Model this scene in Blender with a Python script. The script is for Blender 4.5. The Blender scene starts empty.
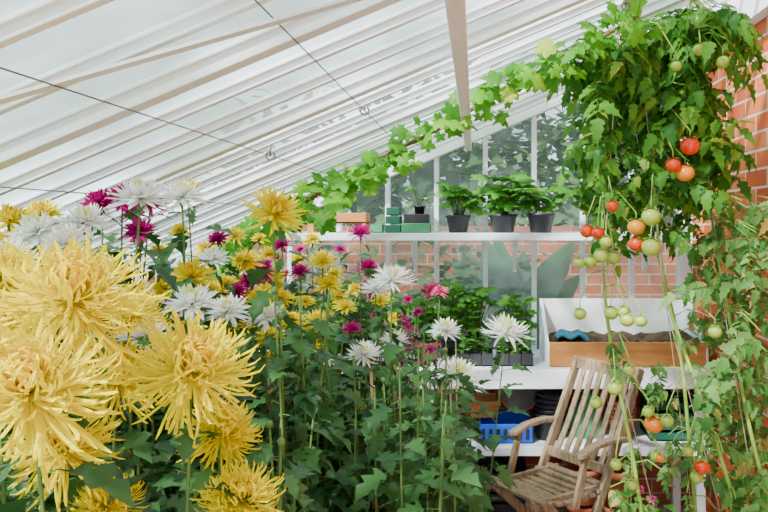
import bpy, math, random
import numpy as np
from mathutils import Vector, Matrix
random.seed(7); np.random.seed(7)
R = random.random
def U(a,b): return a+(b-a)*random.random()
F=747.0; H=1.45
def W(px,py,d):
    "surveyed photograph position + measured distance -> metres in the greenhouse"
    return Vector(((px-475)*d/F, d, H-(py-222)*d/F))

# ------------------------------------------------------------------ materials
def nt(name):
    m=bpy.data.materials.new(name); m.use_nodes=True
    t=m.node_tree; t.nodes.clear()
    o=t.nodes.new('ShaderNodeOutputMaterial'); return m,t,o
def N(t,k,**kw):
    n=t.nodes.new(k)
    for a,b in kw.items(): n.inputs[a].default_value=b
    return n
def rgba(c): return (c[0],c[1],c[2],1)
def plain(name,c1,c2=None,rough=.6,scale=8,bump=0,metal=0,stretch=None,spec=.4):
    m,t,o=nt(name); b=N(t,'ShaderNodeBsdfPrincipled',Roughness=rough,Metallic=metal)
    b.inputs['Specular IOR Level'].default_value=spec
    c2=c2 or tuple(x*.85 for x in c1)
    tc=t.nodes.new('ShaderNodeTexCoord'); mp=t.nodes.new('ShaderNodeMapping')
    if stretch: mp.inputs['Scale'].default_value=stretch
    n=N(t,'ShaderNodeTexNoise',Scale=scale,Detail=5.0)
    r=t.nodes.new('ShaderNodeValToRGB'); r.color_ramp.elements[0].position=.35; r.color_ramp.elements[1].position=.65
    r.color_ramp.elements[0].color=rgba(c1); r.color_ramp.elements[1].color=rgba(c2)
    t.links.new(tc.outputs['Object'],mp.inputs['Vector']); t.links.new(mp.outputs[0],n.inputs['Vector'])
    t.links.new(n.outputs['Fac'],r.inputs['Fac']); t.links.new(r.outputs['Color'],b.inputs['Base Color'])
    if bump:
        bp=N(t,'ShaderNodeBump',Strength=bump,Distance=.01); t.links.new(n.outputs['Fac'],bp.inputs['Height']); t.links.new(bp.outputs[0],b.inputs['Normal'])
    t.links.new(b.outputs[0],o.inputs[0]); return m
def organic(name,c1,c2,rough=.5,trans=.35,c3=None,spec=.3):
    "leaf / petal: colour varies per island, part translucent"
    m,t,o=nt(name); b=N(t,'ShaderNodeBsdfPrincipled',Roughness=rough)
    b.inputs['Specular IOR Level'].default_value=spec
    g=t.nodes.new('ShaderNodeNewGeometry'); r=t.nodes.new('ShaderNodeValToRGB')
    r.color_ramp.elements[0].color=rgba(c1); r.color_ramp.elements[1].color=rgba(c2)
    if c3:
        e=r.color_ramp.elements.new(.9); e.color=rgba(c2); r.color_ramp.elements[2].color=rgba(c3)
    t.links.new(g.outputs['Random Per Island'],r.inputs['Fac'])
    t.links.new(r.outputs['Color'],b.inputs['Base Color'])
    tr=t.nodes.new('ShaderNodeBsdfTranslucent'); t.links.new(r.outputs['Color'],tr.inputs['Color'])
    mx=N(t,'ShaderNodeMixShader',Fac=trans); t.links.new(b.outputs[0],mx.inputs[1]); t.links.new(tr.outputs[0],mx.inputs[2])
    t.links.new(mx.outputs[0],o.inputs[0]); return m
def glassmat(name,tints,film,f0,f1,scale,stretch=(1,1,1),detail=4.0,ramp=(.36,.62)):
    m,t,o=nt(name)
    tc=t.nodes.new('ShaderNodeTexCoord'); n=N(t,'ShaderNodeTexNoise',Scale=scale,Detail=detail,Roughness=.5)
    mp=t.nodes.new('ShaderNodeMapping'); mp.inputs['Scale'].default_value=stretch
    t.links.new(tc.outputs['Object'],mp.inputs['Vector']); t.links.new(mp.outputs[0],n.inputs['Vector'])
    r=t.nodes.new('ShaderNodeValToRGB'); r.color_ramp.elements[0].position=ramp[0]; r.color_ramp.elements[1].position=ramp[1]
    r.color_ramp.elements[0].color=rgba(tints[0]); r.color_ramp.elements[1].color=rgba(tints[1])
    t.links.new(n.outputs['Fac'],r.inputs['Fac'])
    tr=t.nodes.new('ShaderNodeBsdfTransparent'); t.links.new(r.outputs['Color'],tr.inputs['Color'])
    df=t.nodes.new('ShaderNodeBsdfDiffuse'); df.inputs['Color'].default_value=rgba(film)
    tl=t.nodes.new('ShaderNodeBsdfTranslucent'); tl.inputs['Color'].default_value=rgba(film)
    m0=N(t,'ShaderNodeMixShader',Fac=.5); t.links.new(df.outputs[0],m0.inputs[1]); t.links.new(tl.outputs[0],m0.inputs[2])
    mr=t.nodes.new('ShaderNodeMapRange'); mr.inputs[3].default_value=f1; mr.inputs[4].default_value=f0
    mr.inputs[1].default_value=.3; mr.inputs[2].default_value=.7
    t.links.new(n.outputs['Fac'],mr.inputs[0])
    m1=t.nodes.new('ShaderNodeMixShader'); t.links.new(mr.outputs[0],m1.inputs[0]); t.links.new(tr.outputs[0],m1.inputs[1]); t.links.new(m0.outputs[0],m1.inputs[2])
    gl=N(t,'ShaderNodeBsdfGlossy',Roughness=.08); m2=N(t,'ShaderNodeMixShader',Fac=.04)
    t.links.new(m1.outputs[0],m2.inputs[1]); t.links.new(gl.outputs[0],m2.inputs[2]); t.links.new(m2.outputs[0],o.inputs[0]); return m
def brickmat(name,axis,c1,c2,mort):
    m,t,o=nt(name); b=N(t,'ShaderNodeBsdfPrincipled',Roughness=.9)
    b.inputs['Specular IOR Level'].default_value=.15
    tc=t.nodes.new('ShaderNodeTexCoord'); s=t.nodes.new('ShaderNodeSeparateXYZ'); c=t.nodes.new('ShaderNodeCombineXYZ')
    t.links.new(tc.outputs['Object'],s.inputs[0]); t.links.new(s.outputs[axis],c.inputs[0]); t.links.new(s.outputs['Z'],c.inputs[1])
    k=N(t,'ShaderNodeTexBrick',Color1=rgba(c1),Color2=rgba(c2),Mortar=rgba(mort),Scale=1.0)
    k.inputs['Mortar Size'].default_value=.005; k.inputs['Brick Width'].default_value=.225; k.inputs['Row Height'].default_value=.072
    k.inputs['Mortar Smooth'].default_value=.2; k.inputs['Bias'].default_value=0
    t.links.new(c.outputs[0],k.inputs['Vector'])
    n=N(t,'ShaderNodeTexNoise',Scale=14.0,Detail=6.0); t.links.new(tc.outputs['Object'],n.inputs['Vector'])
    mx=t.nodes.new('ShaderNodeMix'); mx.data_type='RGBA'; mx.blend_type='OVERLAY'; mx.inputs[0].default_value=.25
    t.links.new(k.outputs['Color'],mx.inputs[6]); t.links.new(n.outputs['Fac'],mx.inputs[7])
    t.links.new(mx.outputs[2],b.inputs['Base Color'])
    bp=N(t,'ShaderNodeBump',Strength=.5,Distance=.006); bp.invert=True; t.links.new(k.outputs['Fac'],bp.inputs['Height']); t.links.new(bp.outputs[0],b.inputs['Normal'])
    t.links.new(b.outputs[0],o.inputs[0]); return m

M={}
M['white']=plain('white_paint',(.93,.97,1.0),(.88,.93,.98),rough=.4,scale=6)
M['purlin']=plain('primed_wood',(.96,.90,.87),(.90,.84,.80),rough=.6,scale=10,stretch=(8,1,8))
M['roofglass']=glassmat('algae_reflection_roof_glass',((.17,.25,.20),(.93,.97,.98)),(.78,.86,.84),.05,.30,1.9,(1,1.1,1),3.0,(.38,.56))  # grey-green tint patches paint algae plus blurred tree reflections into the panes
M['endglass']=glassmat('misted_end_glass',((.34,.42,.40),(.68,.76,.75)),(.30,.38,.36),.10,.42,3.0)
M['brickR']=brickmat('brick_right','Y',(.52,.085,.025),(.70,.185,.06),(.70,.57,.44))
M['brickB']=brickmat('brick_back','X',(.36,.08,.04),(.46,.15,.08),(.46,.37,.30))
M['soil']=plain('soil',(.05,.03,.018),(.11,.07,.045),rough=1,scale=30,bump=.8)
M['concrete']=plain('concrete',(.50,.48,.44),(.60,.57,.53),rough=.95,scale=12,bump=.3)
M['grass']=plain('lawn',(.10,.22,.05),(.18,.32,.08),rough=1,scale=20)
M['teak']=plain('weathered_teak',(.21,.14,.08),(.38,.27,.17),rough=.75,scale=14,stretch=(6,6,1),bump=.15)
M['pine']=plain('pine_board',(.62,.26,.07),(.48,.19,.045),rough=.6,scale=7,stretch=(1,6,8))
M['darkpot']=plain('black_plastic',(.018,.02,.024),(.04,.04,.045),rough=.4)
M['greenbox']=plain('green_plastic',(.01,.12,.075),(.01,.085,.05),rough=.45)
M['ltgreen']=plain('light_green_plastic',(.07,.40,.18),(.055,.31,.13),rough=.5)
M['blue']=plain('blue_plastic',(.01,.11,.72),(.01,.08,.6),rough=.4)
M['teal']=plain('teal_cloth',(.04,.26,.38),(.03,.20,.28),rough=.9,scale=40)
M['terra']=plain('terracotta',(.42,.11,.045),(.50,.17,.08),rough=.85)
M['wire']=plain('galvanised_wire',(.12,.11,.10),(.20,.19,.17),rough=.5,metal=.3)
M['string']=plain('jute_string',(.62,.55,.42),(.50,.43,.32),rough=.95)
M['cane']=plain('bamboo_cane',(.44,.26,.10),(.28,.16,.06),rough=.6,scale=20)
M['bark']=plain('vine_bark',(.28,.13,.06),(.17,.08,.04),rough=.9,scale=30,bump=.4)
M['stem']=plain('green_stem',(.07,.17,.03),(.12,.21,.045),rough=.55,scale=20)
M['tstem']=plain('tomato_stem',(.24,.44,.05),(.34,.48,.10),rough=.55,scale=20)
M['leaf']=organic('chrysanthemum_leaf',(.016,.065,.018),(.075,.20,.05),trans=.22,rough=.42,spec=.22)
M['grape']=organic('grape_leaf',(.05,.26,.01),(.18,.49,.02),trans=.45,c3=(.52,.58,.03))
M['tleaf']=organic('tomato_leaf',(.022,.12,.012),(.125,.33,.03),trans=.34,c3=(.34,.40,.04),spec=.2)
M['oldleaf']=organic('old_tomato_leaf',(.05,.20,.035),(.20,.37,.09),trans=.35,c3=(.55,.34,.08),spec=.2)
M['potleaf']=organic('pot_plant_leaf',(.04,.20,.015),(.16,.43,.05),trans=.33)
M['hedge']=organic('hedge_leaf',(.04,.10,.03),(.13,.24,.08),trans=.3)
M['banana']=organic('banana_leaf',(.03,.10,.04),(.06,.15,.06),trans=.2)
M['yel']=organic('yellow_petal',(.84,.67,.0),(.94,.83,.0),trans=.30,spec=.02)
M['yel2']=organic('yellow_inner_petal',(.84,.57,.0),(.93,.72,.0),trans=.30,spec=.02)
M['wht']=organic('white_petal',(.95,.97,.93),(1,1,.98),trans=.35)
M['wht2']=organic('cream_inner_petal',(.78,.84,.18),(.95,.92,.48),trans=.3)
M['mag']=organic('magenta_petal',(.36,.0,.13),(.58,.005,.25),trans=.33,spec=.08)
M['mag2']=organic('magenta_inner_petal',(.46,.0,.18),(.74,.05,.34),trans=.3,spec=.08)
M['pnk']=organic('pink_petal',(.80,.09,.28),(.92,.20,.42),trans=.3,spec=.1)
M['tred']=plain('tomato_red',(.72,.025,.002),(.80,.075,.004),rough=.2,scale=12,spec=.5)
M['torange']=plain('tomato_orange',(.85,.18,.006),(.76,.30,.02),rough=.2,scale=12,spec=.5)
M['tgreen']=plain('tomato_green',(.30,.45,.045),(.44,.55,.09),rough=.2,scale=12,spec=.5)

# ------------------------------------------------------------------ mesh builder
def basis(y,n=None):
    y=Vector(y).normalized()
    n=Vector(n) if n is not None else Vector((0,0,1))
    x=y.cross(n)
    if x.length<1e-4: x=y.cross(Vector((1,0,0)))
    x.normalize(); z=x.cross(y); return x,y,z
class MB:
    def __init__(s): s.v=[];s.f=[];s.m=[];s.n=0
    def add(s,v,f,mi=0):
        v=np.asarray(v,dtype=float); s.v.append(v); b=s.n
        for q in f: s.f.append(tuple(i+b for i in q)); s.m.append(mi)
        s.n+=len(v)
    def place(s,tmpl,pos,y,n,scale,mi=0):
        v,f=tmpl; X,Y,Z=basis(y,n)
        A=np.array([X,Y,Z])*scale
        s.add(v@A+np.array(pos),f,mi)
    def tube(s,pts,r,k=6,mi=0,cap=True):
        pts=[Vector(p) for p in pts]; n=len(pts)
        if not hasattr(r,'__len__'): r=[r]*n
        vs=[];fs=[]; ref=Vector((.31,.77,.12))
        for i,p in enumerate(pts):
            d=(pts[min(i+1,n-1)]-pts[max(i-1,0)])
            if d.length<1e-9: d=Vector((0,0,1))
            d.normalize(); a=d.cross(ref)
            if a.length<.05: a=d.cross(Vector((1,0,0)))
            a.normalize(); b=d.cross(a)
            for j in range(k):
                t=2*math.pi*j/k; vs.append(p+(a*math.cos(t)+b*math.sin(t))*r[i])
        for i in range(n-1):
            for j in range(k): fs.append((i*k+j,i*k+(j+1)%k,(i+1)*k+(j+1)%k,(i+1)*k+j))
        if cap: fs.append(tuple(range(k))[::-1]); fs.append(tuple((n-1)*k+j for j in range(k)))
        s.add([tuple(v) for v in vs],fs,mi)
    def beam(s,p,q,w,h,up=(0,0,1),mi=0):
        "rectangular bar from p to q, width w (sideways) x h (along up)"
        p=Vector(p);q=Vector(q); X,Y,Z=basis(q-p,up); vs=[]
        for e in (p,q):
            for a,b in ((-1,-1),(1,-1),(1,1),(-1,1)): vs.append(tuple(e+X*a*w/2+Z*b*h/2))
        s.add(vs,[(0,1,2,3),(7,6,5,4),(0,4,5,1),(1,5,6,2),(2,6,7,3),(3,7,4,0)],mi)
    def box(s,lo,hi,mi=0):
        x0,y0,z0=lo;x1,y1,z1=hi
        s.add([(x0,y0,z0),(x1,y0,z0),(x1,y1,z0),(x0,y1,z0),(x0,y0,z1),(x1,y0,z1),(x1,y1,z1),(x0,y1,z1)],
              [(3,2,1,0),(4,5,6,7),(0,1,5,4),(1,2,6,5),(2,3,7,6),(3,0,4,7)],mi)
    def lathe(s,c,prof,k=20,mi=0,axis=None):
        X,Y,Z=(Vector((1,0,0)),Vector((0,1,0)),Vector((0,0,1)))
        if axis is not None:
            Z=Vector(axis).normalized(); X=Z.cross(Vector((.2,.9,.1))).normalized(); Y=Z.cross(X)
        c=Vector(c);vs=[];fs=[]
        for (r,z) in prof:
            for j in range(k):
                t=2*math.pi*j/k; vs.append(tuple(c+X*(r*math.cos(t))+Y*(r*math.sin(t))+Z*z))
        for i in range(len(prof)-1):
            for j in range(k): fs.append((i*k+j,i*k+(j+1)%k,(i+1)*k+(j+1)%k,(i+1)*k+j))
        s.add(vs,fs,mi)
    def openbox(s,lo,hi,t=.008,mi=0):
        x0,y0,z0=lo;x1,y1,z1=hi
        s.box((x0,y0,z0),(x1,y1,z0+t),mi); s.box((x0,y0,z0),(x1,y0+t,z1),mi); s.box((x0,y1-t,z0),(x1,y1,z1),mi)
        s.box((x0,y0+t,z0),(x0+t,y1-t,z1),mi); s.box((x1-t,y0+t,z0),(x1,y1-t,z1),mi)
    def obj(s,name,mats,smooth=True,parent=None,bevel=0):
        me=bpy.data.meshes.new(name); v=np.concatenate(s.v)
        me.from_pydata(v.tolist(),[],s.f)
        for k in mats: me.materials.append(M[k])
        me.polygons.foreach_set('material_index',s.m)
        me.polygons.foreach_set('use_smooth',[smooth]*len(s.f)); me.update()
        o=bpy.data.objects.new(name,me); bpy.context.scene.collection.objects.link(o)
        if parent: o.parent=parent
        if bevel:
            b=o.modifiers.new('bevel','BEVEL'); b.width=bevel; b.segments=2; b.limit_method='ANGLE'
        return o
def empty(name,loc=(0,0,0)):
    e=bpy.data.objects.new(name,None); e.location=loc; bpy.context.scene.collection.objects.link(e); return e

# ------------------------------------------------------------------ leaf templates
def halfleaf(edge,fold=.25,droop=.3,wave=0):
    v=[];f=[]; n=len(edge)
    for (x,y) in edge:
        z=-droop*y*y; v+= [(-x,y,z+fold*x+wave*math.sin(y*17)),(0,y,z),(x,y,z+fold*x-wave*math.sin(y*15))]
    for i in range(n-1):
        a=3*i; f+=[(a,a+1,a+4,a+3),(a+1,a+2,a+5,a+4)]
    return np.array(v),f
LEAF=halfleaf([(.015,0),(.02,.18),(.16,.22),(.26,.33),(.11,.38),(.24,.48),(.33,.60),(.14,.62),(.22,.78),(.15,.84),(.06,.90),(.005,1)],.35,.45,.03)
LEAFLO=halfleaf([(.01,0),(.2,.15),(.33,.4),(.18,.55),(.2,.78),(.005,1)],.25,.35)
LFT=halfleaf([(.01,0),(.015,.08),(.22,.17),(.28,.30),(.17,.36),(.26,.50),(.15,.60),(.16,.74),(.06,.82),(.004,1)],.25,.40,.03)
OVAL=halfleaf([(.01,0),(.22,.15),(.34,.4),(.32,.62),(.17,.86),(.005,1)],.15,.25,.01)
def grape():
    v=[(0,0,0)];f=[]
    key=[(-90,.12),(-72,.55),(-50,.52),(-38,.66),(-22,.78),(-8,.60),(4,.56),(16,.76),(30,.92),(42,.78),(54,.64),(64,.60),(72,.80),(90,1.05)]
    ang=[(a,r) for a,r in key]+[(180-a,r) for a,r in key[::-1][1:-1]]
    n=len(ang)
    for a,r in ang:
        t=math.radians(a); x=r*math.cos(t);y=r*math.sin(t); v.append((x*.5,y*.5,.05))
    for a,r in ang:
        t=math.radians(a); x=r*math.cos(t);y=r*math.sin(t); v.append((x,y,-.12*r+.06*math.sin(a*.25)))
    for i in range(n):
        j=(i+1)%n; f.append((0,1+i,1+j)); f.append((1+i,1+n+i,1+n+j,1+j))
    return np.array(v),f
GRAPE=grape()
def tomleaf(seed,droop):
    rr=random.Random(seed); b=MB()
    def path(t): return Vector((0,t*(1-.25*droop*t),-droop*t*t*.8))
    pts=[path(i/5) for i in range(6)]
    b.tube(pts,[.012]*5+[.006],3)
    for t in (.24,.36,.48,.62,.76,.88):
        for sgn in (-1,1):
            s=(.44 if t in(.24,.48,.76) else .24)*rr.uniform(.85,1.2)*(1.05-.25*abs(t-.56))
            d=Vector((sgn*1.0,rr.uniform(.1,.7),-rr.uniform(.0,.6)))
            b.place(LFT,path(t),d,(rr.uniform(-.5,.5),rr.uniform(-.4,.4),1),s)
    b.place(LFT,path(1),(rr.uniform(-.2,.2),1,-.8-droop*.5),(0,.4,1),.5)
    return np.concatenate(b.v),b.f
TOM=[tomleaf(i,.2+.16*i) for i in range(6)]

# ------------------------------------------------------------------ ROOM SHELL
RS=.423
def roofz(x): return H+.487+RS*x
XL=-2.2; XR=1.1; YB=3.80; YF=-1.6
b=MB(); b.box((XL-.05,YF,-.1),(XR+.2,YB+.05,0)); b.obj('floor',['concrete'],False)
b=MB(); b.box((XL-2.5,YF-2,-.14),(XR+4,12,-.11)); b.obj('garden_lawn',['grass'],False)
b=MB(); b.box((XL+.1,-.9,0),(.06,3.18,.10),0)
b.box((.06,-.9,0),(.09,3.18,.13),1)
b.obj('planting_bed',['soil','pine'],False)
b=MB(); b.box((.76,.9,0),(XR,2.70,.08),0); b.box((.73,.9,0),(.76,2.70,.10),1); b.obj('tomato_bed',['soil','pine'],False)
b=MB(); b.box((XR,YF,0),(XR+.2,YB+.1,2.75)); b.obj('wall_right',['brickR'],False)
b=MB(); b.box((XL-.12,YF,0),(XL,YB+.1,roofz(XL)-.06)); b.obj('wall_left',['brickR'],False)
b=MB(); b.box((XL,YB,0),(XR,YB+.11,.74)); b.obj('wall_back',['brickB'],False)
b=MB()
v=[(XL,YB+.03,.78),(XR,YB+.03,.78),(XR,YB+.03,roofz(XR)-.02),(XL,YB+.03,roofz(XL)-.02)]
b.add(v,[(0,1,2,3)]); b.obj('window_1',['endglass'],False)
b=MB()
xs=[-.69+.2475*i for i in range(-6,8)]
for i,x in enumerate(xs):
    if x>XR-.03 or x<XL: continue
    b.beam((x,YB,.78),(x,YB,roofz(x)-.03),.024,.045,(0,1,0))
b.beam((XR-.03,YB-.01,.78),(XR-.03,YB-.01,roofz(XR)-.03),.055,.06,(0,1,0))
b.beam((XL,YB-.005,.77),(XR,YB-.005,.77),.08,.05)
b.beam((XL,YB-.003,1.385),(XR,YB-.003,1.385),.05,.035)
b.beam((XL,YB-.01,roofz(XL)-.05),(XR,YB-.01,roofz(XR)-.05),.06,.05)
b.obj('trim_1',['white'],False,bevel=.003)
# roof
b=MB()
v=[(XL-.1,YF,roofz(XL-.1)),(XR,YF,roofz(XR)),(XR,YB+.08,roofz(XR)),(XL-.1,YB+.08,roofz(XL-.1))]
b.add(v,[(0,1,2,3)]); b.obj('ceiling',['roofglass'],False)
b=MB(); y=YB-.12; i=0
while y>YF:
    w,dp=((.040,.035) if i%3==0 else (.018,.024))
    b.beam((XL-.05,y,roofz(XL-.05)-dp/2-.004),(XR,y,roofz(XR)-dp/2-.004),w,dp)
    b.beam((XL-.05,y,roofz(XL-.05)-.008),(XR,y,roofz(XR)-.008),w+.018,.008)
    y-=.198; i+=1
b.obj('roof_rafters',['white'],False,bevel=.002)
b=MB()
b.beam((-.033,YF,roofz(-.033)-.10),(-.033,YB-.03,roofz(-.033)-.10),.034,.030)
b.obj('roof_purlin',['purlin'],False,bevel=.004)
b=MB(); b.beam((XL+.02,YF,roofz(XL)-.05),(XL+.02,YB,roofz(XL)-.05),.08,.08)
b.beam((XR-.03,YF,roofz(XR)-.12),(XR-.03,YB,roofz(XR)-.12),.05,.12); b.obj('trim_2',['white'],False)
b=MB(); b.beam(W(-160,146,.93),W(470,-34,1.25),.022,.005,(-.3,0,1)); b.obj('roof_diagonal_brace',['white'],False)
b=MB()
WR=((-.57,H+.185),(-.308,H+.311),(-.855,H+.063),(.42,H+.60))
for (x,z) in WR:
    b.tube([(x,YF,z),(x,YB-.02,z)],.0014,5)
    yy=2.08
    b.tube([(x,yy,z),(x,yy,roofz(x)-.03)],.003,5)
    b.tube([(x+.012*math.cos(t*.7),yy,z+.012*math.sin(t*.7)) for t in range(10)],.003,5)
b.obj('vine_training_wires',['wire'])

# ------------------------------------------------------------------ OUTSIDE
b=MB(); b.box((-3.4,5.3,-.105),(4,5.5,1.38)); b.box((-3.4,5.27,1.38),(4,5.53,1.42)); b.obj('garden_wall',['brickB'],False)
def leafcloud(b,c,rad,n,size,tm,mi=0,shell=.3):
    for _ in range(n):
        d=Vector((random.gauss(0,1),random.gauss(0,1),random.gauss(0,1))).normalized()
        k=U(shell,1); p=Vector((c[0]+d.x*rad[0]*k,c[1]+d.y*rad[1]*k,c[2]+d.z*rad[2]*k))
        b.place(tm,p,d+Vector((U(-.8,.8),U(-.8,.8),U(-.8,.3))),d+Vector((0,0,.8)),size*U(.7,1.3),mi)
b=MB()
for i in range(9):
    x=-1.7+i*.6
    b.tube([(x,6.3,-.1),(x+.1,6.35,1.6)],[.05,.03],6,1)
    leafcloud(b,(x,6.3,1.35+.05*i),(.6,.5,1.2+.06*i),800,.17,LEAFLO)
b.obj('garden_hedge',['hedge','bark'])
b=MB()
for (x,h) in ((-1.5,1.0),(-1.05,1.25),(-.55,1.1),(-.15,1.3),(.3,1.15)):
    b.tube([(x,4.85,-.11),(x,4.87,h*.6)],[.02,.012],6,1)
    leafcloud(b,(x,4.85,h*.62),(.36,.26,h*.55),330,.10,OVAL)
b.obj('garden_shrub',['hedge','bark'])
b=MB(); BAN=halfleaf([(.01,0),(.012,.12),(.07,.2),(.13,.35),(.15,.55),(.12,.75),(.06,.9),(.004,1)],.35,.7)
base=Vector((.20,4.30,-.1)); b.tube([base,base+Vector((0,0,.95))],[.06,.04],8)
for (dx,dy,dz,s) in ((-.9,-.1,1.1,.62),(.5,-.2,1.2,.66),(-.2,-.3,1.5,.6),(1,.1,.9,.6),(-.5,.2,1.4,.7),(.2,.2,1.6,.6),(-1,0,.5,.55),(.8,-.2,1.5,.6),(-.1,-.2,1.9,.62)):
    b.place(BAN,base+Vector((0,0,.7+.1*R())),(dx,dy,dz),(-dx*.3,-1,.4),s*1.05)
b.obj('banana_plant',['banana'])

# ------------------------------------------------------------------ SHELVES / BENCH
b=MB(); b.box((-.92,3.52,1.362),(XR-.06,3.74,1.398)); 
for x in (-.8,-.3,.2,.85): b.beam((x,3.755,1.2),(x,3.755,1.36),.02,.03,(0,1,0)); b.beam((x,3.72,1.22),(x,3.56,1.355),.012,.012)
b.obj('wall_shelf',['white'],False,bevel=.003)
b=MB(); b.box((-1.3,3.28,.765),(XR-.02,3.76,.80)); b.box((-1.3,3.262,.72),(XR-.02,3.285,.802))
for x in (-1.25,-.2,1.0):
    b.box((x-.02,3.30,0),(x+.02,3.34,.765)); b.box((x-.02,3.70,0),(x+.02,3.74,.765))
b.box((-1.25,3.32,.43),(1.04,3.74,.452)); b.box((-1.25,3.30,.415),(1.04,3.32,.455))
b.obj('potting_bench',['white'],False,bevel=.003)

root=empty('propagating_box')
b=MB(); b.box((.32,3.70,.802),(1.05,3.715,1.07))
b.add([(.32,3.36,.80),(.335,3.36,.80),(.335,3.70,.80),(.32,3.70,.80),(.32,3.36,.90),(.335,3.36,.90),(.335,3.70,1.07),(.32,3.70,1.07)],
      [(3,2,1,0),(4,5,6,7),(0,1,5,4),(1,2,6,5),(2,3,7,6),(3,0,4,7)])
b.add([(1.035,3.36,.80),(1.05,3.36,.80),(1.05,3.70,.80),(1.035,3.70,.80),(1.035,3.36,.93),(1.05,3.36,.93),(1.05,3.70,1.07),(1.035,3.70,1.07)],
      [(3,2,1,0),(4,5,6,7),(0,1,5,4),(1,2,6,5),(2,3,7,6),(3,0,4,7)])
b.obj('white_panels',['white'],False,root)
b=MB(); b.box((.335,3.345,.802),(1.035,3.365,.91)); b.obj('front_board',['pine'],False,root,.003)
b=MB(); nx=24; vs=[];fs=[]
for j in range(8):
    for i in range(nx): vs.append((.337+.696*i/(nx-1),3.37+.32*j/7,.885+U(0,.03)+.035*math.sin(i*.4)*math.sin(j*.5)))
for j in range(7):
    for i in range(nx-1): a=j*nx+i; fs.append((a,a+1,a+nx+1,a+nx))
b.add(vs,fs); b.obj('compost',['soil'],True,root)
b=MB(); vs=[];fs=[]
for j in range(9):
    for i in range(13): vs.append((.37+.15*i/12,3.37+.12*j/8,.930+.014*math.sin(i*.9+j*.7)*math.cos(j*.8)+.012*math.sin(i*.3)))
for j in range(8):
    for i in range(12): a=j*13+i; fs.append((a,a+1,a+14,a+13))
b.add(vs,fs); g=b.obj('gardening_cloth',['teal'],True,root)
sm=g.modifiers.new('s','SOLIDIFY'); sm.thickness=.012

POTP=lambda r,h:[(0,0),(r*.75,0),(r*.97,h*.85),(r*1.06,h*.85),(r*1.06,h),(r*.95,h),(r*.92,h*.88),(0,h*.88)]
def potted(name,p,r,h,leafh,n,ls,tm,pot='darkpot',leaf='potleaf',flower=None,spread=1.7):
    b=MB(); b.lathe(p,POTP(r,h),18,0); b.lathe(Vector(p)+Vector((0,0,h*.885)),[(0,0),(r*.92,0)],18,3)
    for i in range(n):
        a=U(0,6.28); k=U(.1,1); tip=Vector(p)+Vector((math.cos(a)*r*spread*k,math.sin(a)*r*spread*k*.8,h+leafh*U(.15,1)))
        tip.y=min(tip.y,3.74)
        s0=Vector(p)+Vector((math.cos(a)*r*.3,math.sin(a)*r*.3,h*.88))
        b.tube([s0,(s0+tip)/2+Vector((0,0,.02)),tip],.0018,4,1)
        b.place(tm,tip,(math.cos(a),math.sin(a),U(-.5,.5)),(0,-.5,1),ls*U(.7,1.2),2)
    if flower:
        for _ in range(3):
            c=Vector(p)+Vector((U(-.03,.03),U(-.03,.03),h+leafh*U(1,1.25)))
            b.tube([Vector(p)+Vector((0,0,h*.8)),c],.002,4,1)
            for i in range(26):
                d=Vector((random.gauss(0,1),random.gauss(0,1),random.gauss(0,1)+.4)).normalized(); b.place(OVAL,c,d,(0,0,1),.035,4)
    return b.obj(name,[pot,'stem',leaf,'soil']+([flower] if flower else []))
zt=1.398
GRAPE_S=(GRAPE[0]*.55,GRAPE[1])
potted('potted_melon_plant',((458-475)/207,3.62,zt),.058,.085,.16,30,.11,GRAPE_S,spread=2.3)
potted('potted_melon_plant',((503-475)/207,3.62,zt),.068,.09,.19,40,.12,GRAPE_S,spread=2.0)
potted('potted_melon_plant',((541-475)/207,3.62,zt),.066,.095,.13,28,.11,GRAPE_S,spread=2.0)
potted('potted_seedling',(-.27,3.64,zt+.09),.028,.04,.10,10,.05,LEAF)
potted('potted_seedling',(-.86,3.6,zt),.030,.045,.04,14,.04,LEAF)
b=MB(); b.openbox((-.80,3.56,zt+.045),(-.52,3.70,zt+.095),.01)
b.box((-.80,3.56,zt),(-.77,3.70,zt+.045)); b.box((-.55,3.56,zt),(-.52,3.70,zt+.045)); b.obj('wooden_seed_tray',['pine'],False,bevel=.002)
b=MB()
for k in range(3): b.openbox((-.43+.003*k,3.56,zt+.001+.042*k),(-.355-.003*k,3.68,zt+.042*k+.038),.005)
b.obj('green_plastic_crate',['greenbox'],False,bevel=.002)
b=MB(); b.openbox((-.35,3.55,zt+.001),(-.215,3.68,zt+.045),.005); b.openbox((-.34,3.56,zt+.047),(-.22,3.67,zt+.09),.005,1)
b.obj('seed_tray_stack',['ltgreen','darkpot'],False,bevel=.002)
b=MB(); b.openbox((-.50,3.57,zt+.001),(-.445,3.68,zt+.04),.004); b.obj('punnet',['ltgreen'],False)
def moduletray(name,x0,y0,nx,ny,c,z=.802,h=.055):
    b=MB()
    for i in range(nx):
        for j in range(ny):
            b.openbox((x0+i*c,y0+j*c,z),(x0+i*c+c*.94,y0+j*c+c*.94,z+h),.004,0)
            b.box((x0+i*c+.004,y0+j*c+.004,z+.004),(x0+i*c+c*.9,y0+j*c+c*.9,z+h*.8),1)
            cx=x0+(i+.5)*c;cy=y0+(j+.5)*c
            for q in range(7):
                a=U(0,6.28); b.place(OVAL,(cx,cy,z+h*.8+q*.012),(math.cos(a),math.sin(a),.4),(0,0,1),U(.03,.055),2)
            b.tube([(cx,cy,z+h*.8),(cx,cy,z+h*.8+.08)],.0015,4,2)
    return b.obj(name,['darkpot','soil','potleaf'],False)
moduletray('seedling_module_tray',-.08,3.36,3,3,.055)
moduletray('seedling_module_tray',.10,3.36,3,3,.055)
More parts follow.
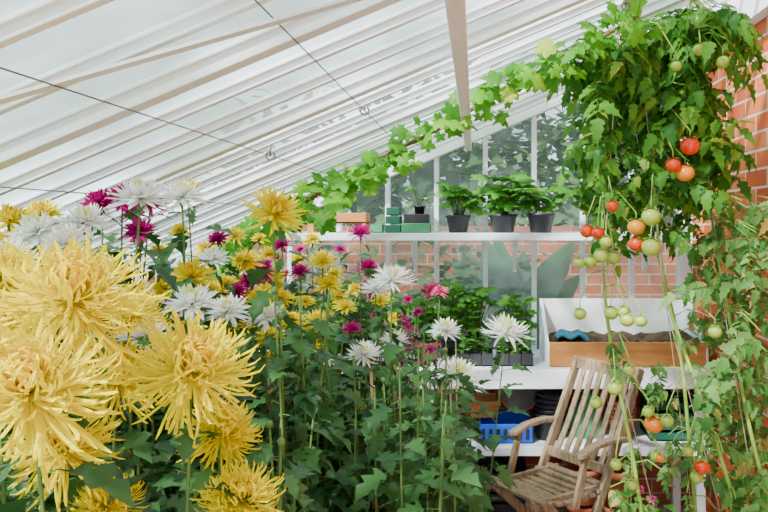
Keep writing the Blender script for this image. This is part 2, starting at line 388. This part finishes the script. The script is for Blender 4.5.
for x,y,f,lh in ((-.22,3.5,'pnk',.2),(-.36,3.42,None,.2),(-.5,3.5,'pnk',.2),(-.66,3.42,None,.2),(-.0,3.64,None,.24),(.2,3.63,None,.2),(-.12,3.62,None,.26),(-.85,3.5,None,.2),(-1.05,3.45,None,.2)):
    potted('potted_geranium',(x,y,.802),.055,.09,lh,56,.075,GRAPE_S,'terra' if f else 'darkpot','potleaf',f)
b=MB(); b.openbox((.02,3.36,.453),(.26,3.60,.54),.008)
for i in range(7): b.box((.03+i*.033,3.355,.47),(.045+i*.033,3.362,.52),1)
b.obj('blue_storage_crate',['blue','darkpot'],False,bevel=.003)
b=MB(); b.lathe((.20,3.50,.66),[(.095,-.03),(.10,-.03),(.10,.03),(.094,.03),(.094,-.028)],28,0,(.2,-.9,.35))
b.lathe((.20,3.50,.66),[(0,-.0),(.094,0)],28,1,(.2,-.9,.35)); b.obj('garden_sieve',['terra','wire'])
b=MB(); b.box((-.02,3.45,.545),(.10,3.58,.60)); b.box((-.04,3.44,.602),(.12,3.60,.622)); b.obj('wooden_box',['pine'],False,bevel=.003)
b=MB()
for k in range(6): b.lathe((.34+.004*k,3.45,.453+.022*k),[(0,.002),(.055,.002),(.072,.085),(.077,.085),(.077,.1),(.07,.1),(.05,.01)],20)
b.obj('plastic_pot_stack',['darkpot'])
b=MB()
for k in range(7): b.openbox((-.02+.004*(k%2),3.36,.002+.046*k),(.24+.004*(k%2),3.66,.04+.046*k),.006)
b.obj('black_seed_tray_stack',['darkpot'],False)
for x,y,r in ((.50,3.45,.075),(.66,3.42,.07)):
    b=MB(); b.lathe((x,y,.002),POTP(r,.15),20); b.lathe((x,y,.03),[(r*.7,.13),(r*.96,.26),(r*1.04,.26),(r*1.04,.29),(r*.93,.29)],20); b.obj('terracotta_pot',['terra'])
b=MB()
for k in range(4): b.openbox((.80,3.40,.453+.045*k),(1.02,3.62,.490+.045*k),.006)
b.obj('green_seed_tray_stack',['greenbox'],False)
b=MB()
for k in range(5): b.lathe((.68,3.46,.453+.02*k),[(0,.002),(.045,.002),(.06,.08),(.066,.08),(.066,.095),(.058,.095)],18)
b.obj('terracotta_pot_stack',['terra'])
b=MB(); b.lathe((.52,3.5,.453),[(0,0),(.07,0),(.075,.14),(.03,.17),(.03,.2),(0,.2)],20); b.obj('plastic_storage_jar',['ltgreen'])

# ------------------------------------------------------------------ CHAIR
root=empty('folding_garden_chair')
far=Vector((.435,3.13,0)); near=Vector((.635,2.87,0))
mid=(far+near)/2; w=(far-near).length
ax=(near-far).normalized(); fw=Vector((ax.y,-ax.x,0)); 
if fw.x>0: fw=-fw
def C(a,f,z): return mid+ax*a+fw*f+Vector((0,0,z))
hw=w/2; TOPZ=.885; LEAN=.44
def backp(z): return LEAN*(1-z/TOPZ)
def part(name,fn,bv=.003):
    b=MB(); fn(b); b.obj(name,['teak'],False,root,bv)
part('back_stiles',lambda b:[b.beam(C(s*hw,0,TOPZ),C(s*hw,LEAN,.0),.020,.036,fw) for s in(-1,1)])
part('top_rail',lambda b:b.beam(C(-hw-.012,backp(.865),.865),C(hw+.012,backp(.865),.865),.026,.045,(0,0,1)))
part('lower_back_rail',lambda b:b.beam(C(-hw,backp(.53),.53),C(hw,backp(.53),.53),.02,.035,(0,0,1)))
def sl(b):
    for i in range(6):
        a=-hw+ (i+1)*w/7
        pts=[C(a,backp(.86),.86),C(a,backp(.75)-.012,.75),C(a,backp(.63)-.012,.63),C(a,backp(.53),.53)]
        for p,q in zip(pts,pts[1:]): b.beam(p,q,.025,.009,fw)
part('back_slats',sl,.002)
SZ=.485; sy0=backp(SZ)-.05
def seat(b):
    for i in range(9):
        t=i/8; f=sy0+.04+t*.32; z=SZ-.025*math.sin(math.pi*t)-.01*(1-t)
        b.beam(C(-hw-.01,f,z),C(hw+.01,f,z),.028,.013)
part('seat_slats',seat,.003)
part('seat_rails',lambda b:[b.beam(C(s*(hw-.03),sy0,SZ-.025),C(s*(hw-.03),sy0+.38,SZ-.018),.018,.032) for s in(-1,1)])
part('rear_legs',lambda b:[b.beam(C(s*(hw-.018),sy0+.34,SZ-.01),C(s*(hw-.018),-.02,0),.018,.034,fw) for s in(-1,1)])
part('leg_stretchers',lambda b:[b.beam(C(-hw,backp(.12),.12),C(hw,backp(.12),.12),.018,.03),b.beam(C(-hw+.02,.06,.10),C(hw-.02,.06,.10),.018,.03)])
def arms(b):
    for s in(-1,1):
        a=s*(hw+.020); f0=backp(.64)-.02
        pts=[(f0,.638),(f0+.09,.648),(f0+.17,.643),(f0+.24,.622)]
        for p,q in zip(pts,pts[1:]): b.beam(C(a,p[0],p[1]),C(a,q[0],q[1]),.040,.018)
        b.lathe(C(a,f0+.24,.613),[(0,-.0),(.020,0),(.020,.018),(0,.018)],14)
part('armrests',arms,.004)
part('arm_posts',lambda b:[b.beam(C(s*(hw+.018),backp(.64)+.19,.63),C(s*(hw+.018),sy0+.22,.44),.018,.026,fw) for s in(-1,1)])

# ------------------------------------------------------------------ CHRYSANTHEMUMS
def flower(b,c,axis,Rr,kind,m_out,m_in):
    Z=Vector(axis).normalized(); X=Z.cross(Vector((.3,.8,.33))).normalized(); Y=Z.cross(X)
    A=np.array([X,Y,Z]); c=np.array(c)
    if kind=='spider': n,seg,wd=340,8,.025
    elif kind=='semi': n,seg,wd=110,5,.060
    elif kind=='decor': n,seg,wd=95,5,.095
    else: n,seg,wd=40,4,.18
    prof={8:[.5,.75,.9,1,1,.95,1.05,1.1,.3],5:[.5,.9,1,1,.7,.15],4:[.5,1,1,.7,.15]}[seg]
    for i in range(n):
        k=i/n
        phi=i*2.39996+U(-.25,.25)
        L=Rr*(1.0-.52*k)*U(.8,1.15)
        if kind=='spider':
            e0=math.radians(-30+112*k+U(-18,18)); cv=math.radians(U(-40,100)*(1-.3*k)+35*k); L*=1.10
        elif kind=='semi':  e0=math.radians(-12+95*k+U(-12,12)); cv=math.radians(U(-30,50)+30*k)
        else: e0=math.radians(-14+98*k+U(-8,8)); cv=math.radians(-18+U(-14,28)+55*k)
        rad=np.array([math.cos(phi),math.sin(phi),0]); tan=np.array([-math.sin(phi),math.cos(phi),0]); up=np.array([0,0,1.])
        side=U(-.85,.85) if kind=='spider' else (U(-.5,.5) if kind=='semi' else U(-.15,.15))
        p=rad*Rr*.07+up*Rr*.10*k; vs=[]; st=L/seg; wdt=Rr*wd*U(.8,1.2)*(1-.15*k)
        for j in range(seg+1):
            t=j/seg; e=e0+cv*t*t*1.3
            if kind=='spider' and t>.8: e+=.5
            d=math.cos(e)*rad+math.sin(e)*up+tan*side*t; d/=np.linalg.norm(d)
            nrm=np.cross(d,tan); ww=wdt*prof[j]
            vs+=[p-tan*ww, p+nrm*ww*.6, p+tan*ww]
            p=p+d*st
        V=np.array(vs)@A+c
        fs=[]
        for j in range(seg):
            a=3*j; fs+=[(a,a+1,a+4,a+3),(a+1,a+2,a+5,a+4)]
        b.add(V,fs,m_in if k>.75 else m_out)
    b.lathe(Vector(c)-Z*Rr*.14,[(.0,-.02*1),(Rr*.10,0),(Rr*.15,Rr*.12),(Rr*.05,Rr*.2)],8,0,Z)
MN={'yel':('yellow','yel','yel2'),'wht':('white','wht','wht2'),'mag':('magenta','mag','mag2'),'pnk':('pink','pnk','mag2')}
BEDX=(XL+.25,.0)
def shoot(b,base,top,zmin,ls,gap,r=.0025,lm=1):
    base=Vector(base);top=Vector(top)
    c1=base.lerp(top,.5)+Vector((U(-.05,.05),U(-.05,.05),0))
    P=lambda t:(base*(1-t)**2+c1*2*t*(1-t)+top*t*t)
    n=10; b.tube([P(i/n) for i in range(n+1)],[r*(1.3-.5*i/n) for i in range(n+1)],5,0)
    Ltot=(top-base).length; s=Ltot-.015-U(0,.015); ph=U(0,6.28)
    while s>0:
        p=P(s/Ltot)
        if p.z<zmin: break
        ph+=2.4+U(-.4,.4); k=min(1,(Ltot-s)/.16+.45)
        d=Vector((math.cos(ph),math.sin(ph),U(-.25,.6)))
        q=p+d.normalized()*ls*.3*k
        b.tube([p,q],.0011,3,0,False)
        b.place(LEAF,q,d+Vector((0,0,U(-.7,.1))),(U(-.4,.4),U(-.4,.2),1),ls*k*U(.75,1.3),lm)
        s-=gap*U(.7,1.3)
def chrys(px,py,d,kind,col,Rr,axis=None,leaves=True,extra=0):
    p=W(px,py,d)
    if p.z>roofz(p.x)-.12: p.z=roofz(p.x)-.12
    if axis is None: axis=(U(-.35,.35),-U(.15,.6),1)
    b=MB(); ax_=Vector(axis).normalized()
    flower(b,p,axis,Rr,kind,2,3)
    root=p-ax_*Rr*.14
    bx=min(max(p.x+U(-.08,.08),BEDX[0]),BEDX[1]); by=min(max(d+U(-.05,.12),.3),3.1)
    zmin=max(.12,H-.50*d-.12)
    shoot(b,(bx,by,.10),root,zmin,U(.060,.080) if d>1.3 else .07,.030)
    for _ in range(extra):
        q=p+Vector((U(-.12,.12),U(-.05,.12),-U(.02,.14)))
        flower(b,q,(U(-.5,.5),-U(.1,.7),1),Rr*U(.7,1),kind,2,3)
        mid_=Vector((bx*.3+p.x*.7,by*.3+p.y*.7,p.z-.35))
        b.tube([mid_,mid_.lerp(q,.5)+Vector((0,0,-.02)),q],.0018,4,0)
    nm,a,c=MN[col]
    return b.obj(nm+'_chrysanthemum',['stem','leaf',a,c])
FL=[
(72,302,.84,'spider','yel',.088,(.25,-.45,.85)),(30,392,.74,'spider','yel',.084,(.15,-.6,.75)),(192,372,.90,'spider','yel',.078,(.3,-.6,.75)),
(118,382,1.02,'spider','yel',.066,(.3,-.4,.85)),(62,448,.84,'spider','yel',.058,(.2,-.5,.6)),(222,434,1.0,'spider','yel',.054,(.5,-.4,.7)),
(240,502,.93,'spider','yel',.055,(.1,-.5,.9)),(106,506,.88,'spider','yel',.046,(-.2,-.3,.9)),(-6,282,.95,'spider','yel',.066,(.4,-.4,.8)),
(128,318,1.05,'spider','yel',.056,None),(-10,336,.9,'spider','yel',.066,(.4,-.4,.8)),
(274,214,1.5,'semi','yel',.070,(.5,-.5,.7)),(42,193,1.45,'decor','yel',.046,(0,-.3,1)),(188,184,1.8,'semi','yel',.042,None),
(10,222,1.35,'decor','yel',.046,None),(8,246,1.3,'decor','yel',.04,None),(192,278,1.5,'decor','yel',.052,None),
(248,262,2.0,'decor','yel',.046,None),(268,255,2.2,'decor','yel',.038,None),(158,253,1.7,'decor','yel',.03,None),
(322,262,2.2,'semi','yel',.05,None),(328,286,2.2,'semi','yel',.055,None),(282,300,2.0,'decor','yel',.04,None),(318,325,1.9,'semi','yel',.055,None),
(292,322,1.9,'decor','yel',.04,None),(345,308,2.0,'decor','yel',.035,None),(270,338,1.7,'decor','yel',.04,None),(230,383,1.2,'small','yel',.02,None),
(360,412,1.8,'small','yel',.025,None),(235,237,2.0,'decor','yel',.035,None),(150,360,1.3,'semi','yel',.035,None),(380,302,2.3,'small','yel',.03,None),
(305,302,2.1,'decor','yel',.035,None),(258,298,1.8,'decor','yel',.035,None),(212,292,1.6,'decor','yel',.035,None),(312,240,2.4,'decor','yel',.035,None),
(38,234,1.2,'decor','wht',.05,None),(84,224,1.25,'decor','wht',.048,None),(140,200,1.4,'decor','wht',.062,(0,-.2,1)),(182,198,1.5,'decor','wht',.052,(.1,-.2,1)),
(94,190,1.6,'decor','wht',.04,None),(68,246,1.1,'decor','wht',.045,None),(144,338,1.25,'decor','wht',.05,None),(192,305,1.35,'decor','wht',.052,(0,-.3,1)),
(228,312,1.45,'decor','wht',.045,None),(266,318,1.5,'decor','wht',.045,(0,-.2,1)),(213,260,1.7,'decor','wht',.042,None),(392,280,2.0,'semi','wht',.062,(.1,-.3,1)),
(376,290,2.1,'semi','wht',.05,None),(364,356,1.8,'semi','wht',.05,(0,-.3,1)),(332,362,1.9,'semi','wht',.035,None),(395,340,2.2,'semi','wht',.045,None),
(445,331,2.3,'decor','wht',.055,(0,-.3,1)),(506,333,2.4,'semi','wht',.085,(.1,-.3,1)),(458,378,2.1,'semi','wht',.078,(.3,-.3,1)),(12,258,1.1,'decor','wht',.04,None),
(122,186,1.6,'decor','mag',.05,(0,-.3,1)),(100,202,1.55,'decor','mag',.045,None),(150,205,1.7,'decor','mag',.04,None),(134,176,1.8,'decor','mag',.04,None),
(262,272,2.1,'decor','mag',.045,None),(252,282,2.0,'decor','mag',.04,None),(360,234,2.3,'semi','mag',.045,None),(368,268,2.4,'decor','mag',.045,None),
(140,232,1.6,'decor','mag',.04,None),(440,292,2.7,'decor','pnk',.035,None),(282,246,2.2,'decor','mag',.035,None),(218,240,1.9,'decor','mag',.035,None),
(236,292,1.9,'decor','mag',.035,None),(300,272,2.2,'decor','mag',.035,None),(352,330,2.1,'decor','mag',.035,None),
]
for f in FL: chrys(f[0],f[1],f[2],f[3],f[4],f[5],f[6])
for (px,py,d) in ((380,326,2.5),(402,318,2.7),(418,312,2.8),(430,350,2.4),(350,330,2.5),(398,405,2.0),(385,408,2.0),(300,250,2.6),(340,250,2.7),(412,345,2.6),(372,352,2.3),(440,360,2.6),(285,275,2.4),(390,345,2.3),(408,300,2.9),(375,315,2.8)):
    chrys(px,py,d,'small','mag',.024,None,True,3)
for (px,py,d) in ((300,300,2.3),(260,240,2.4),(225,285,1.9),(335,275,2.5),(180,232,2.0),(310,345,1.9),(165,290,1.7),(250,300,2.0),(355,290,2.4),(340,300,2.2),(275,275,2.2),(205,250,2.0),(245,330,1.8)):
    chrys(px,py,d,'small','yel',.036,None,True,2)
for blk,(n,d0,d1,p0,p1) in enumerate(((36,.95,1.35,-60,300),(135,1.3,2.0,-40,455),(150,2.0,3.1,40,465))):
    b=MB()
    for i in range(n):
        d=U(d0,d1); px=U(p0,p1)
        top=(290+ (d-1)*10 +U(-10,130)) if d>1.3 else U(410,500)
        if px>330: top=max(top,U(330,425))
        p=W(px,top,d)
        if p.x<BEDX[0]: continue
        zm=max(.12,H-.5*d-.12)
        shoot(b,(min(p.x+U(-.06,.06),0),min(d+.05,3.1),.10),p,zm,U(.055,.08),.024)
        if i%3==0: b.lathe(p,[(0,-.004),(.005,-.002),(.006,.004),(.002,.008),(0,.008)],8,0)
    b.obj('chrysanthemum_foliage',['stem','leaf'])
for (px,top,d) in ((298,340,1.9),(372,372,1.75),(395,360,2.2),(330,390,2.0),(270,360,1.6),(440,372,2.4),(30,430,1.2),(418,395,2.0)):
    p=W(px,top,d); b=MB(); pts=[(p.x+.004*math.sin(i),p.y,.101+(p.z-.101)*i/10) for i in range(11)]
    b.tube(pts,.0038,7)
    for q in pts[1:-1]: b.lathe(q,[(.0038,-.004),(.0052,0),(.0038,.004)],7)
    b.obj('bamboo_cane',['cane'])

# ------------------------------------------------------------------ GRAPE VINE
b=MB()
ctrl=[(225,222,3.50),(262,203,3.38),(300,184,3.22),(340,163,3.02),(385,139,2.88),(430,112,2.74),(465,93,2.62),(505,70,2.50),(545,48,2.38),(590,20,2.28),(640,-12,2.18)]
pts=[]
for i,(x,y,d) in enumerate(ctrl):
    p=W(x,y,d); p.z=min(p.z,roofz(p.x)-.09); pts.append(p+Vector((0,0,.006*math.sin(i*2))))
b.tube([Vector((-1.6,3.05,.10)),Vector((-1.58,3.1,.6)),Vector((-1.40,3.3,1.15))]+pts,[.013,.012,.011]+[.010-.0005*i for i in range(len(pts))],7,0)
def along(t):
    t=max(0,min(.9999,t))*(len(pts)-1); i=min(int(t),len(pts)-2); return pts[i].lerp(pts[i+1],t-i)
for i in range(240):
    t=R(); p=along(t); sp=.10*(1-.45*t)
    q=p+Vector((U(-sp,sp),U(-.16,.12),-U(-.05,.045+.05*(1-t))))
    if q.z>roofz(q.x)-.05: q.z=roofz(q.x)-.05
    b.tube([p,(p+q)/2+Vector((0,0,-.01)),q],.0014,3,2,False)
    b.place(GRAPE,q,(U(-1,1),U(-.8,.3),U(-1,.1)),(U(-.5,.5),-U(.2,1.2),U(.1,1)),U(.028,.060)*(1-.2*t),1)
for (t,L) in ((.30,.20),(.34,.14),(.38,.12),(.08,.16),(.0,.22),(.03,.2)):
    p=along(t); e=p+Vector((U(-.10,.0),-.1,-L)); b.tube([p,p.lerp(e,.5)+Vector((-.03,0,0)),e],.002,4,2)
    for k in range(7):
        q=p.lerp(e,k/7)+Vector((U(-.03,.03),U(-.04,.04),0)); b.place(GRAPE,q,(U(-1,1),-.2,U(-1,-.1)),(U(-.4,.4),-1,.5),U(.035,.07),1)
b.obj('grape_vine',['bark','grape','stem'])

# ------------------------------------------------------------------ TOMATOES
stems=[[(748,560,2.35),(725,470,2.38),(692,372,2.42),(668,300,2.45),(656,215,2.45),(652,110,2.42),(645,20,2.4),(640,-60,2.35)],
       [(700,560,2.55),(690,450,2.52),(680,350,2.5),(662,270,2.5),(640,190,2.5),(628,90,2.48),(620,10,2.42)],
       [(655,560,2.45),(630,440,2.45),(612,350,2.45),(603,270,2.45),(604,180,2.45),(612,80,2.42),(622,0,2.38)],
       [(775,540,2.3),(748,420,2.38),(728,310,2.45),(712,220,2.5),(700,100,2.48),(690,0,2.4)]]
allpts=[]
for k,s in enumerate(stems):
    pts=[W(*c) for c in s]; g=pts[0].copy(); g=Vector((max(g.x+.02,.80),g.y,.08)); pts=[g]+pts
    out=[]
    for i in range(len(pts)-1):
        p0=pts[max(i-1,0)];p1=pts[i];p2=pts[i+1];p3=pts[min(i+2,len(pts)-1)]
        for q in range(5):
            t=q/5; out.append(.5*((2*p1)+(p2-p0)*t+(2*p0-5*p1+4*p2-p3)*t*t+(-p0+3*p1-3*p2+p3)*t**3))
    out.append(pts[-1])
    for o in out: o.z=min(o.z,roofz(o.x)-.07)
    b=MB(); b.tube(out,[.008-.0045*i/len(out) for i in range(len(out))],7,0)
    b.tube([(out[-1].x-.01,out[-1].y,roofz(out[-1].x)-.05),(out[len(out)//2].x-.012,out[len(out)//2].y,out[len(out)//2].z),(out[3].x-.01,out[3].y,.2)],.0016,4,2)
    allpts.append((b,out))
def nearest(p):
    best=None
    for k,(b,out) in enumerate(allpts):
        for o in out:
            dd=(o-p).length+max(0,p.z-o.z)*1.5
            if best is None or dd<best[0]: best=(dd,k,o)
    return best[1],best[2]
def tleaf(px,py,d,s,mi=1,dirx=None):
    p=W(px,py,d); p.z=min(p.z,roofz(p.x)-.11); p.x=min(p.x,XR-.15)
    k,o=nearest(p); b=allpts[k][0]
    if (o-p).length>.05: b.tube([o,o.lerp(p,.5)+Vector((0,0,.02)),p],.0022,4,0,False)
    dx=U(-1,1) if dirx is None else dirx+U(-.4,.4)
    if p.x+dx*s>XR-.08: dx=-abs(dx)
    dd=Vector((dx,U(-1,.4),U(-.7,.1)))
    b.place(random.choice(TOM),p,dd,(U(-.3,.3),-.9,1),s,mi)
for i in range(215):
    py=U(-25,185); hw_=70 if py<150 else 55
    tleaf(654+U(-hw_,hw_-6),py,U(2.3,2.7),U(.11,.18))
for i in range(34): tleaf(U(585,700),U(165,240),U(2.35,2.65),U(.08,.13))
for i in range(12): tleaf(U(590,620),U(60,200),U(2.4,2.6),U(.10,.14),1,-.4)
for i in range(84): tleaf(U(712,775),U(190,510),U(2.25,2.6),U(.09,.15),3)
for i in range(26): tleaf(U(690,740),U(250,480),U(2.4,2.6),U(.07,.11),3)
for i in range(20): tleaf(U(690,735),U(-10,70),U(2.2,2.5),U(.11,.16))
for i in range(22): tleaf(U(600,690),U(330,510),U(2.4,2.6),U(.06,.09),3)
def sphere(r):
    v=[];f=[];k=16;n=10
    for i in range(n+1):
        t=math.pi*i/n; rr=r*math.sin(t); z=r*.9*math.cos(t)
        if i==0: z-=r*.12
        if i==1: z-=r*.03
        for j in range(k):
            a=2*math.pi*j/k; q=1+.025*math.cos(a*5)*math.sin(t); v.append((rr*math.cos(a)*q,rr*math.sin(a)*q,z))
    for i in range(n):
        for j in range(k): f.append((i*k+j,(i+1)*k+j,(i+1)*k+(j+1)%k,i*k+(j+1)%k))
    return np.array(v),f
def tomato(px,py,d,r,col):
    p=W(px,py,d); k,o=nearest(p+Vector((0,0,.08))); b=allpts[k][0]
    v,f=sphere(r); b.add(v+np.array(p),f,{'r':4,'o':5,'g':6}[col])
    topp=p+Vector((0,0,r*.84))
    for j in range(5):
        a=j*1.2566+U(-.2,.2); b.place(LEAFLO,topp,(math.cos(a),math.sin(a),.25),(0,0,1),r*.95,0)
    b.tube([topp,topp+Vector((0,0,.022)),topp.lerp(o,.5)+Vector((0,0,.05)),o],.0018,5,0)
for (x,y,r,c) in ((690,146,10,'r'),(685,173,9.5,'o'),(673,165,8,'r'),(612,206,6.5,'r'),(587,231,7.5,'r'),(598,233,7,'r'),(636,227,9,'o'),(651,217,10,'g'),
    (651,247,10,'g'),(636,244,8,'r'),(601,256,8,'g'),(613,258,7.5,'g'),(579,263,6,'g'),(590,262,7,'g'),(580,314,6.5,'g'),(611,313,7.5,'g'),(624,312,7,'g'),(627,320,7.5,'g'),
    (641,321,6.5,'g'),(715,332,7,'g'),(700,50,7,'g'),(727,48,6,'g'),(723,62,7,'g'),(701,20,6,'g'),(629,370,6,'g'),(654,424,10,'o'),(667,421,7,'g'),(615,388,8,'g'),(596,403,6.5,'g'),(616,465,6,'g'),
    (688,451,6,'g'),(656,456,6,'g'),(702,467,8,'r'),(697,477,7,'g'),(632,485,6,'g'),(648,412,6,'g'),(606,242,6.5,'g'),(676,66,6,'g'),(660,458,5,'o')):
    d=U(2.24,2.31); tomato(x,y,d,r*d/F,c)
for k,(b,out) in enumerate(allpts): b.obj('tomato_plant',['tstem','tleaf','string','oldleaf','tred','torange','tgreen'])

b=MB()
for i in range(110):
    c=Vector((U(.50,.70),U(2.60,2.74),U(.14,.46))); b.tube([(c.x,c.y,.001),c],.002,4,0); a=U(0,6.28)
    b.place(OVAL,c,(math.cos(a),math.sin(a),.2),(0,0,1),U(.05,.08),1)
for px,py in ((640,490),(652,500)):
    flower(b,W(px,py,2.60),(0,-.5,1),.02,'small',2,3)
b.obj('busy_lizzie_plant',['stem','potleaf','pnk','mag2'])
b=MB(); b.box((1.02,2.9,1.10),(1.022,2.94,1.24)); b.tube([(1.021,2.92,1.10),(1.021,2.92,.0)],.003,6); b.obj('plant_label_stake',['white'],False)

# ------------------------------------------------------------------ LIGHT + CAMERA
w_=bpy.data.worlds.new('overcast_sky'); bpy.context.scene.world=w_; w_.use_nodes=True
t=w_.node_tree; bg=t.nodes['Background']; bg.inputs[1].default_value=3.6
tc=t.nodes.new('ShaderNodeTexCoord'); sp=t.nodes.new('ShaderNodeSeparateXYZ'); rp=t.nodes.new('ShaderNodeValToRGB')
rp.color_ramp.elements[0].color=(.74,.86,.93,1); rp.color_ramp.elements[1].color=(.82,.92,1.0,1); 
t.links.new(tc.outputs['Generated'],sp.inputs[0]); t.links.new(sp.outputs['Z'],rp.inputs[0]); t.links.new(rp.outputs[0],bg.inputs[0])
s=bpy.data.lights.new('sun','SUN'); s.energy=14.0; s.angle=math.radians(4); s.color=(1,.98,.95)
so=bpy.data.objects.new('sun',s); bpy.context.scene.collection.objects.link(so)
so.rotation_euler=Vector((.45,.60,-.70)).to_track_quat('-Z','Y').to_euler(); so.location=(-3,-3,6)
cam=bpy.data.cameras.new('camera'); co=bpy.data.objects.new('camera',cam); bpy.context.scene.collection.objects.link(co)
co.location=(0,0,H); co.rotation_euler=(math.pi/2,0,0); cam.sensor_width=36; cam.lens=36*F/768
cam.shift_x=-91/768; cam.shift_y=-34/768; cam.clip_start=.02
bpy.context.scene.camera=co
